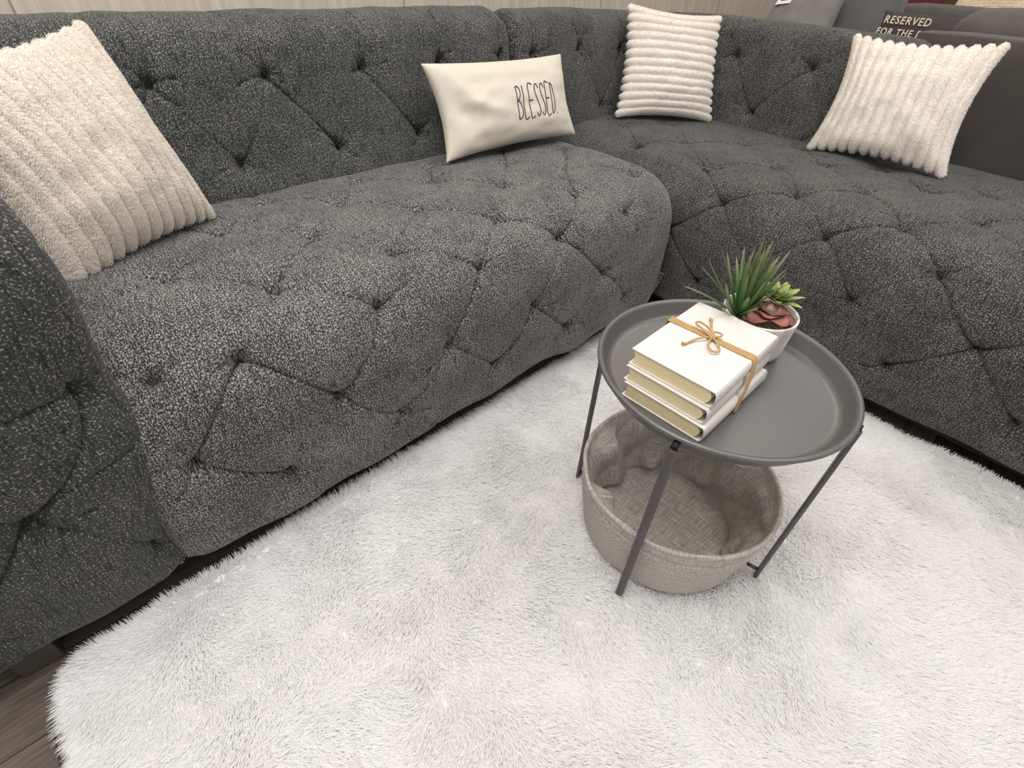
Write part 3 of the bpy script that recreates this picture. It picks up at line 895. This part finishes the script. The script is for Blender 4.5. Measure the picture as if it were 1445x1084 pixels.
# ------------------------------------------------------------------ books
M_COVER = simple('white_cover', (0.64, 0.605, 0.565), 0.8, noise=0.04, nscale=60, bump=0.15)
m, nt, b = nmat('page_block'); L = nt.links.new
tc = N(nt, 'ShaderNodeTexCoord'); mp = N(nt, 'ShaderNodeMapping'); mp.inputs['Scale'].default_value = (3, 3, 900); L(tc.outputs['Object'], mp.inputs[0])
n1 = N(nt, 'ShaderNodeTexNoise', i_Scale=1.0, i_Detail=2.0); L(mp.outputs[0], n1.inputs['Vector'])
L(ramp(nt, n1.outputs[0], [(0.3, (0.68, 0.56, 0.33)), (0.7, (0.84, 0.72, 0.46))]), b.inputs['Base Color'])
b.inputs['Roughness'].default_value = 0.9
M_PAGE = m


def book(D, Cc, Bc, z0, h, label):
    """D: front fore-edge corner, Cc: front spine corner, Bc: rear spine corner (world xy of the cover)."""
    D = Vector((*D, 0)); Cc = Vector((*Cc, 0)); Bc = Vector((*Bc, 0))
    wv_ = (Cc - D); lv = (Bc - Cc); W = wv_.length; Ln = lv.length
    ex_ = wv_.normalized(); ey_ = Vector((-ex_.y, ex_.x, 0))
    if ey_.dot(lv) < 0: ey_ = -ey_
    root = empty('book', (D.x, D.y, z0), label, 'book', 'white books in the tied stack')
    def W2(px, py, pz): return tuple(D + ex_ * px + ey_ * py + Vector((0, 0, z0 + pz)))
    ct_ = 0.0019
    mb = MB()
    for za, zb in ((0, ct_), (h - ct_, h)):
        v = [W2(x_, y_, z_) for z_ in (za, zb) for x_, y_ in ((0, 0), (W - 0.004, 0), (W - 0.004, Ln), (0, Ln))]
        mb.add(v, [(0, 3, 2, 1), (4, 5, 6, 7), (0, 1, 5, 4), (1, 2, 6, 5), (2, 3, 7, 6), (3, 0, 4, 7)])
    mb.obj('cover', M_COVER, root, False, 0.0006)
    # rounded spine
    sp = []
    for k in range(9):
        a = -PI / 2 + PI * k / 8
        sp.append((W - 0.006 + 0.0055 * math.cos(a), h / 2 + h / 2 * math.sin(a)))
    for k in range(8, -1, -1):
        a = -PI / 2 + PI * k / 8
        sp.append((W - 0.0065 + 0.0042 * math.cos(a), h / 2 + (h / 2 - 0.0015) * math.sin(a)))
    v = [W2(a, 0.0, z_) for a, z_ in sp] + [W2(a, Ln, z_) for a, z_ in sp]
    k = len(sp)
    MB().add(v, [(i, (i + 1) % k, k + (i + 1) % k, k + i) for i in range(k)] + [tuple(range(k))[::-1], tuple(range(k, 2 * k))]).obj('spine', M_COVER, root, True)
    # page block, rounded towards the spine, hollow at the fore edge
    pg = []
    for q in range(7):
        a = -1 + 2 * q / 6
        pg.append((0.004 + 0.003 * (1 - a * a), h / 2 + (h / 2 - ct_) * a))
    for q in range(6, -1, -1):
        a = -1 + 2 * q / 6
        pg.append((W - 0.0155 + 0.0065 * (1 - a * a), h / 2 + (h / 2 - ct_) * a))
    v = [W2(a, 0.0016, z_) for a, z_ in pg] + [W2(a, Ln - 0.0016, z_) for a, z_ in pg]
    k = len(pg)
    MB().add(v, [(i, (i + 1) % k, k + (i + 1) % k, k + i) for i in range(k)] + [tuple(range(k))[::-1], tuple(range(k, 2 * k))]).obj('pages', M_PAGE, root, False)
    # dark mull strip inside the spine
    v = [W2(W - 0.0075, 0.002, ct_), W2(W - 0.004, 0.002, h * 0.3), W2(W - 0.003, 0.002, h * 0.5), W2(W - 0.004, 0.002, h * 0.7), W2(W - 0.0075, 0.002, h - ct_)]
    return root


ZT = 0.4490
book((0.5475, 0.304), (0.551, 0.160), (0.755, 0.170), ZT, 0.0275, 'lowest white hardcover of the tied stack, directly on the grey tray')
book((0.5515, 0.309), (0.556, 0.167), (0.758, 0.177), ZT + 0.028, 0.0275, 'middle white hardcover of the tied stack, between two others')
book((0.557, 0.310), (0.5625, 0.1665), (0.7665, 0.182), ZT + 0.056, 0.0285, 'topmost white hardcover with the twine bow on its cover')
# twine
m, nt, b = nmat('jute'); L = nt.links.new
tc = N(nt, 'ShaderNodeTexCoord'); n1 = N(nt, 'ShaderNodeTexNoise', i_Scale=700.0, i_Detail=2.0); L(tc.outputs['Object'], n1.inputs['Vector'])
L(ramp(nt, n1.outputs[0], [(0.3, (0.30, 0.17, 0.06)), (0.7, (0.58, 0.38, 0.18))]), b.inputs['Base Color']); b.inputs['Roughness'].default_value = 0.9
M_TWINE = m
tw = empty('twine', (0.67, 0.246, ZT + 0.0845), 'brown jute twine wrapped round the book stack and tied in a bow', 'twine')
ztop = ZT + 0.0845
mb = MB(); rs = random.Random(4)
for k in range(7):
    o_ = (k - 3) * 0.0022
    zz_ = 0.0012 + 0.0004 * (k % 2)
    pts = [(0.672 + o_, 0.3185, ZT + 0.01), (0.672 + o_, 0.3200, ZT + 0.06), (0.672 + o_, 0.3195, ztop - 0.001), (0.672 + o_, 0.314, ztop + zz_),
           (0.674 + o_ * 0.9, 0.28, ztop + zz_), (0.675 + o_ * 0.7, 0.246, ztop + zz_ + 0.001), (0.677 + o_ * 0.9, 0.21, ztop + zz_), (0.679 + o_, 0.178, ztop + zz_),
           (0.679 + o_ * 0.9, 0.1725, ztop - 0.003), (0.672 + o_ * 0.7, 0.1665, ZT + 0.058), (0.66 + o_ * 0.5, 0.1625, ZT + 0.03), (0.65 + o_ * 0.4, 0.1610, ZT + 0.002)]
    q, _t = resample(pts, 0.004)
    mb.tube([tuple(a + rs.uniform(-0.0002, 0.0002) for a in p) for p in q], 0.0012, 7)
mb.obj('wrap', M_TWINE, tw)
KX, KY = 0.672, 0.243


def loop(p, r=0.0017):
    q, _t = resample([(KX + a, KY + b_, ztop + 0.003 + c_) for a, b_, c_ in p], 0.003)
    return MB().tube([tuple(z) for z in q], r, 7)


loop([(0, 0, 0.001), (0.002, 0.018, 0.006), (0.006, 0.034, 0.008), (0.014, 0.034, 0.008), (0.016, 0.022, 0.006), (0.010, 0.004, 0.004), (0, 0, 0.002)]).obj('bow_loop', M_TWINE, tw)
loop([(0, 0, 0.001), (-0.014, -0.003, 0.004), (-0.028, -0.009, 0.004), (-0.034, -0.020, 0.003), (-0.025, -0.026, 0.003), (-0.012, -0.016, 0.004), (0, 0, 0.002)]).obj('bow_loop', M_TWINE, tw)
loop([(0, 0, 0.002), (0.006, -0.009, 0.006), (0.014, -0.008, 0.006), (0.013, 0.003, 0.005), (0.004, 0.006, 0.004), (-0.003, 0.001, 0.002)], 0.0016).obj('knot', M_TWINE, tw)
loop([(0, 0, 0.002), (0.014, 0.010, 0.005), (0.030, 0.019, 0.003), (0.044, 0.026, 0.0015)]).obj('loose_end', M_TWINE, tw)
loop([(0, 0, 0.002), (-0.014, 0.008, 0.004), (-0.030, 0.016, 0.001), (-0.044, 0.019, -0.001)]).obj('loose_end', M_TWINE, tw)
for ex_, ey_ in ((0.044, 0.026), (-0.044, 0.019)):
    fb = MB()
    for k in range(12):
        a = math.atan2(ey_, ex_) + rs.uniform(-0.45, 0.45)
        p0 = Vector((KX + ex_ * 0.95, KY + ey_ * 0.95, ztop + 0.003))
        fb.tube([p0, p0 + Vector((math.cos(a) * 0.009, math.sin(a) * 0.009, rs.uniform(-0.001, 0.003)))], 0.0006, 5)
    fb.obj('frayed_tip', M_TWINE, tw)

# ------------------------------------------------------------------ potted succulents
PC = Vector((0.829, 0.236, ZT))
m, nt, b = nmat('white_glaze'); L = nt.links.new
tc = N(nt, 'ShaderNodeTexCoord'); mp = N(nt, 'ShaderNodeMapping'); mp.inputs['Scale'].default_value = (60, 60, 14); L(tc.outputs['Object'], mp.inputs[0])
n1 = N(nt, 'ShaderNodeTexNoise', i_Scale=1.0, i_Detail=4.0); L(mp.outputs[0], n1.inputs['Vector'])
L(ramp(nt, n1.outputs[0], [(0.3, (0.50, 0.45, 0.41)), (0.5, (0.70, 0.66, 0.62)), (0.7, (0.76, 0.73, 0.70))]), b.inputs['Base Color']); b.inputs['Roughness'].default_value = 0.45
M_POT = m
pot = empty('potted_succulents', tuple(PC), 'white round pot of green and burgundy succulents behind the book stack', 'plant')
pf = [(0.0005, 0.0), (0.046, 0.0), (0.051, 0.002), (0.055, 0.007), (0.058, 0.018), (0.0600, 0.045), (0.0615, 0.066), (0.0625, 0.078), (0.0620, 0.0805), (0.0602, 0.081), (0.0585, 0.079), (0.057, 0.070), (0.0565, 0.066), (0.0005, 0.066)]
MB().lathe(pf, PC, 72).obj('pot', M_POT, pot)
# gravel
M_GRAV = simple('gravel', (0.45, 0.36, 0.24), 0.9, noise=0.45, nscale=90)
mb = MB(); rs = random.Random(9)
for k in range(420):
    a = rs.uniform(0, 2 * PI); r_ = 0.055 * math.sqrt(rs.random()); s_ = rs.uniform(0.0015, 0.003)
    c_ = PC + Vector((r_ * math.cos(a), r_ * math.sin(a), 0.0675 + rs.uniform(-0.001, 0.002)))
    pts = [c_ + Vector(d_) * s_ * rs.uniform(0.7, 1.2) for d_ in ((1, 0, 0), (-1, 0, 0), (0, 1, 0), (0, -1, 0), (0, 0, 1), (0, 0, -1))]
    mb.add([tuple(p) for p in pts], [(0, 2, 4), (2, 1, 4), (1, 3, 4), (3, 0, 4), (2, 0, 5), (1, 2, 5), (3, 1, 5), (0, 3, 5)])
g = mb.obj('gravel', M_GRAV, pot, False); g['kind'] = 'stuff'


def leaf_mat(name, stops, rough=0.5):
    m, nt, b = nmat(name); L = nt.links.new
    uvn = N(nt, 'ShaderNodeUVMap'); sx = N(nt, 'ShaderNodeSeparateXYZ'); L(uvn.outputs[0], sx.inputs[0])
    L(ramp(nt, sx.outputs[0], stops), b.inputs['Base Color'])
    b.inputs['Roughness'].default_value = rough
    b.inputs['Subsurface Weight'].default_value = 0.0
    return m


class Leaves:
    def __init__(s): s.v = []; s.f = []; s.uv = []
    def leaf(s, base, direction, up, length, width, curve, wfun, thick=0.0012, cup=0.25, n=12, tint=0.0):
        d = Vector(direction).normalized(); up = Vector(up); up = (up - d * up.dot(d)).normalized(); side = d.cross(up)
        base = Vector(base)
        rows = []
        pos = base.copy(); cur = d.copy(); u_ = up.copy()
        for i in range(n + 1):
            t = i / n
            w_ = width * wfun(t)
            c_ = pos
            ring = []
            for k in range(8):
                a = 2 * PI * k / 8
                xx = math.cos(a) * w_; zz = math.sin(a) * thick * (1 - 0.7 * t) + cup * w_ * (math.cos(a) ** 2)
                ring.append(tuple(c_ + side * xx + u_ * zz))
            rows.append(ring)
            ang_ = curve / n
            q = Matrix.Rotation(ang_, 3, side)
            cur = q @ cur; u_ = q @ u_
            pos = pos + cur * (length / n)
        o = len(s.v)
        for i, r_ in enumerate(rows):
            for p in r_:
                s.v.append(p); s.uv.append((min(1, max(0, i / n + tint)), 0))
        s.f += grid_faces(n + 1, 8, off=o, close_m=True)
    def obj(s, name, mat, parent): return mesh_obj(name, s.v, s.f, mat, parent, True, s.uv)


rs = random.Random(12)
blade = lambda t: (0.65 + 0.6 * t) * (1 - t) ** 0.55 * (1.0 if t < 0.99 else 0.02) if t < 1 else 0.01
lv = Leaves(); base = PC + Vector((-0.022, 0.026, 0.066))
for k in range(40):
    az = 2 * PI * k * 0.381966 * 1.0 + rs.uniform(-0.2, 0.2); f_ = (k + 0.5) / 40
    el = math.radians(88 - (36 + 26 * max(0, math.cos(az - 2.9))) * f_ ** 0.8)
    d_ = Vector((math.cos(az) * math.cos(el), math.sin(az) * math.cos(el), math.sin(el)))
    ln_ = rs.uniform(0.105, 0.150) * (1.0 - 0.22 * f_)
    lv.leaf(base + Vector((math.cos(az), math.sin(az), 0)) * 0.006 * f_, d_, (0, 0, 1), ln_, rs.uniform(0.0058, 0.0078), rs.uniform(-0.3, 0.45), blade, 0.0012, 0.35, 12, rs.uniform(-0.08, 0.08))
lv.obj('spiky_succulent', leaf_mat('blade_green', [(0, (0.05, 0.13, 0.03)), (0.45, (0.07, 0.17, 0.05)), (0.75, (0.13, 0.19, 0.07)), (1, (0.30, 0.20, 0.16))], 0.4), pot)
petal = lambda t: (math.sin(PI * min(1, (t * 0.80 + 0.10))) ** 0.7) if t < 0.97 else 0.35
lv = Leaves(); base = PC + Vector((-0.010, -0.018, 0.080))
for k in range(12):
    az = 2 * PI * k * 0.381966; f_ = (k + 0.5) / 12
    el = math.radians(74 - 66 * f_ ** 0.8)
    d_ = Vector((math.cos(az) * math.cos(el), math.sin(az) * math.cos(el), math.sin(el)))
    lv.leaf(base, d_, (0, 0, 1), 0.024 + 0.023 * f_, 0.0125 + 0.009 * f_, -0.7, petal, 0.0020, 0.30, 10, rs.uniform(-0.15, 0.15))
lv.obj('burgundy_rosette', leaf_mat('burgundy_leaf', [(0, (0.20, 0.19, 0.06)), (0.3, (0.26, 0.15, 0.08)), (0.7, (0.33, 0.13, 0.11)), (1, (0.20, 0.06, 0.055))], 0.38), pot)
lance = lambda t: (math.sin(PI * (t * 0.92 + 0.04)) ** 0.8) * (1.0 - 0.2 * t)
lv = Leaves(); base = PC + Vector((0.026, -0.010, 0.092))
for k in range(22):
    az = 2 * PI * k * 0.381966 + 0.4; f_ = (k + 0.5) / 22
    el = math.radians(78 - 58 * f_ ** 0.9)
    d_ = Vector((math.cos(az) * math.cos(el), math.sin(az) * math.cos(el), math.sin(el)))
    lv.leaf(base, d_, (0, 0, 1), 0.030 + 0.020 * f_, 0.0060 + 0.003 * f_, -0.2, lance, 0.0015, 0.25, 10, rs.uniform(-0.1, 0.1))
lv.obj('green_rosette', leaf_mat('lime_leaf', [(0, (0.10, 0.17, 0.04)), (0.5, (0.20, 0.30, 0.07)), (0.85, (0.30, 0.38, 0.12)), (1, (0.30, 0.22, 0.10))], 0.4), pot)

# ------------------------------------------------------------------ things behind the sofa
M_BROWN = simple('charcoal_velvet', (0.060, 0.051, 0.044), 0.9, noise=0.12, nscale=7, bump=0.15, sheen=0.15)
M_GREYC = simple('grey_plush', (0.17, 0.155, 0.15), 0.9, noise=0.08, nscale=10, bump=0.2, sheen=0.2)
M_DKCUSH = simple('dark_grey_cloth', (0.095, 0.085, 0.080), 0.9, noise=0.1, nscale=12, sheen=0.1)


def soft_box(name, lo, hi, mat, parent, bev=0.04, tilt=None, bulge=0.0):
    lo = Vector(lo); hi = Vector(hi); c = (lo + hi) / 2; h = (hi - lo) / 2
    n = 18
    v = []; f = []
    e = np.linspace(-1, 1, n)
    def put(fn):
        o = len(v)
        for a in e:
            for b_ in e:
                v.append(fn(a, b_))
        f.extend([tuple(q) for q in grid_faces(n, n, off=o)])
    for ax_ in range(3):
        for sg in (-1, 1):
            def fn(a, b_):
                p = [0, 0, 0]; p[ax_] = sg; p[(ax_ + 1) % 3] = a * sg; p[(ax_ + 2) % 3] = b_
                q = Vector((p[0] * h.x, p[1] * h.y, p[2] * h.z))
                inn = Vector([max(-(h[i] - bev), min(h[i] - bev, q[i])) for i in range(3)])
                dd_ = q - inn
                if dd_.length > 1e-9: q = inn + dd_.normalized() * bev
                if bulge:
                    g = (1 - p[(ax_ + 1) % 3] ** 2) * (1 - p[(ax_ + 2) % 3] ** 2)
                    q[ax_] += sg * bulge * g
                if tilt is not None: q = tilt @ q
                return tuple(c + q)
            put(fn)
    o = mesh_obj(name, v, f, mat, parent, True)
    bm_merge(o)
    return o


bs = empty('charcoal_sofa', (3.0, -0.2, 0), 'smooth charcoal sofa with its plain back against the tufted seat', 'sofa')
soft_box('backrest', (2.475, -1.6, 0.04), (2.66, 0.60, 0.842), M_BROWN, bs, 0.022)
soft_box('seat', (2.67, -1.6, 0.10), (3.55, 0.62, 0.48), M_BROWN, bs, 0.05)
soft_box('back_cushion', (2.68, -0.25, 0.49), (2.93, 0.545, 0.905), M_DKCUSH, bs, 0.07, None, 0.015)
soft_box('back_cushion', (2.68, -1.1, 0.49), (2.93, -0.27, 0.905), M_DKCUSH, bs, 0.07, None, 0.015)

# pillow with the wording, leaning on the far sofa's back
bk = empty('dark_sofa', (3.4, 0.2, 0), 'dark grey sofa back seen beyond the charcoal sofa, under the red pillow', 'sofa')
soft_box('backrest', (3.60, -1.6, 0.04), (3.80, 1.075, 0.885), M_DKCUSH, bk, 0.05)
Mw = simple('charcoal_canvas', (0.055, 0.045, 0.045), 0.9, noise=0.1, nscale=60)
wp = [(2.96, 0.872, 0.71), (2.96, 0.50, 0.70), (3.03, 0.50, 0.862), (3.03, 0.885, 0.868)]
root, A, U, V = pillow('lettered_pillow', 'small dark pillow with cream capitals RESERVED FOR THE, behind the tufted back', 'pillow', wp, 0.06, Mw, wr=0.002, seed=22, pinch=0.05, n=80)
BLs, BRs, TRs, TLs = [Vector(q) for q in wp]
ux = (BRs - BLs).normalized(); uy = (TLs - BLs).normalized(); uz = ux.cross(uy).normalized()
if uz.dot(CAM - BLs) < 0: uz = -uz
for txt, off, sc_ in (('RESERVED', 0.112, 0.040), ('FOR THE D', 0.068, 0.036)):
    cu = bpy.data.curves.new('lettering', 'FONT'); cu.body = txt; cu.size = sc_; cu.extrude = 0.002; cu.space_character = 1.22; cu.offset = 0.0006
    to = bpy.data.objects.new('lettering', cu); COL.objects.link(to)
    Rm = Matrix((ux, uy, uz)).transposed().to_4x4()
    pos = BLs + ux * (0.022 if off > 0.1 else 0.010) + uy * off + uz * 0.037
    to.parent = root
    to.matrix_local = Matrix.Translation(pos - root.location) @ Rm @ Matrix.Diagonal((0.82, 1.0, 1.0, 1.0))
    cu.materials.append(simple('cream_print', (0.62, 0.55, 0.42), 0.8))
    dg = bpy.context.evaluated_depsgraph_get()
    lm = bpy.data.meshes.new_from_object(to.evaluated_get(dg)); mw = to.matrix_local.copy()
    bpy.data.objects.remove(to)
    to = bpy.data.objects.new('lettering', lm); COL.objects.link(to); to.parent = root; to.matrix_local = mw
    to['label'] = 'cream printed capitals'

gs = empty('grey_sofa', (3.1, 1.25, 0), 'light grey plush sofa behind the curved corner of the tufted one', 'sofa')
soft_box('seat', (2.72, 1.03, 0.10), (3.55, 1.68, 0.46), M_GREYC, gs, 0.05)
Mt = Matrix.Rotation(math.radians(-18), 3, 'X')
soft_box('backrest', (3.10, 0.885, 0.35), (3.34, 1.16, 1.10), M_GREYC, gs, 0.09, None, 0.01)
_r, GA, GU, GV = pillow('grey_pillow', 'light grey plush pillow leaning on the grey sofa behind the corner', 'pillow',
       [(2.80, 1.36, 0.60), (2.78, 1.00, 0.62), (3.02, 1.06, 0.93), (3.0, 1.36, 0.90)], 0.16, M_GREYC, wr=0.008, seed=33, pinch=0.06, n=70)
# hang tag on the pillow
gi = int(np.abs(GU[:, 0] + 0.48).argmin()); gj = int(np.abs(GV[0, :] - 0.58).argmin())
gp = Vector(GA[gi, gj]); ga = Vector(GA[gi + 3, gj] - GA[gi - 3, gj]).normalized(); gb = Vector(GA[gi, gj + 3] - GA[gi, gj - 3]).normalized()
gn = ga.cross(gb).normalized()
if gn.dot(CAM - gp) < 0: gn = -gn
gb = gn.cross(ga) if gn.cross(ga).dot(gb) > 0 else -gn.cross(ga)
GM = Matrix.Translation(gp + gn * 0.004) @ Matrix((ga, gb, gn)).transposed().to_4x4()
tg_ = empty('price_tag', tuple(gp), 'white paper tag with a dark mark, lying on the grey pillow', 'tag')
MB().box((-0.035, -0.03, 0), (0.035, 0.03, 0.0015), GM).obj('card', simple('white_card', (0.75, 0.72, 0.70), 0.6), tg_, False)
MB().box((-0.018, -0.012, 0.0015), (0.014, 0.006, 0.0022), GM).obj('printed_mark', M_INK, tg_, False)
pillow('red_pillow', 'dark red pillow resting beyond the dark sofa back', 'pillow',
       [(3.88, 1.22, 0.74), (3.88, 0.88, 0.74), (3.97, 0.88, 1.10), (3.97, 1.20, 1.10)], 0.14, simple('red_cloth', (0.10, 0.012, 0.016), 0.8), wr=0.004, seed=40, pinch=0.05, n=60)
pillow('knit_pillow', 'cream knitted pillow lying beside the dark red pillow', 'pillow',
       [(3.90, 0.85, 0.80), (3.90, 0.44, 0.84), (4.02, 0.44, 0.985), (4.02, 0.84, 0.99)], 0.10, simple('cream_knit', (0.62, 0.52, 0.36), 0.95, noise=0.2, nscale=90, bump=0.6), wr=0.003, seed=44, pinch=0.04, ribs=16, rib_h=0.003, n=80)
wl = MB().box((5.4, -3, 0), (5.5, 3.0, 3)).obj('wall_right', simple('brown_wall', (0.12, 0.075, 0.045), 0.8, noise=0.3, nscale=3), None, False); props(wl, kind='structure')
cab = empty('wooden_shelf', (4.6, 0.0, 0), 'dark brown wooden shelf unit beyond the sofas', 'shelf')
M_WD = simple('dark_wood', (0.05, 0.025, 0.012), 0.6, noise=0.3, nscale=12)
MB().box((4.5, -1.8, 0), (4.55, 0.95, 1.6)).obj('back_panel', M_WD, cab, False)
for z in (0.3, 0.7, 0.98, 1.3): MB().box((4.15, -1.8, z), (4.5, 0.95, z + 0.03)).obj('board', M_WD, cab, False, 0.003)
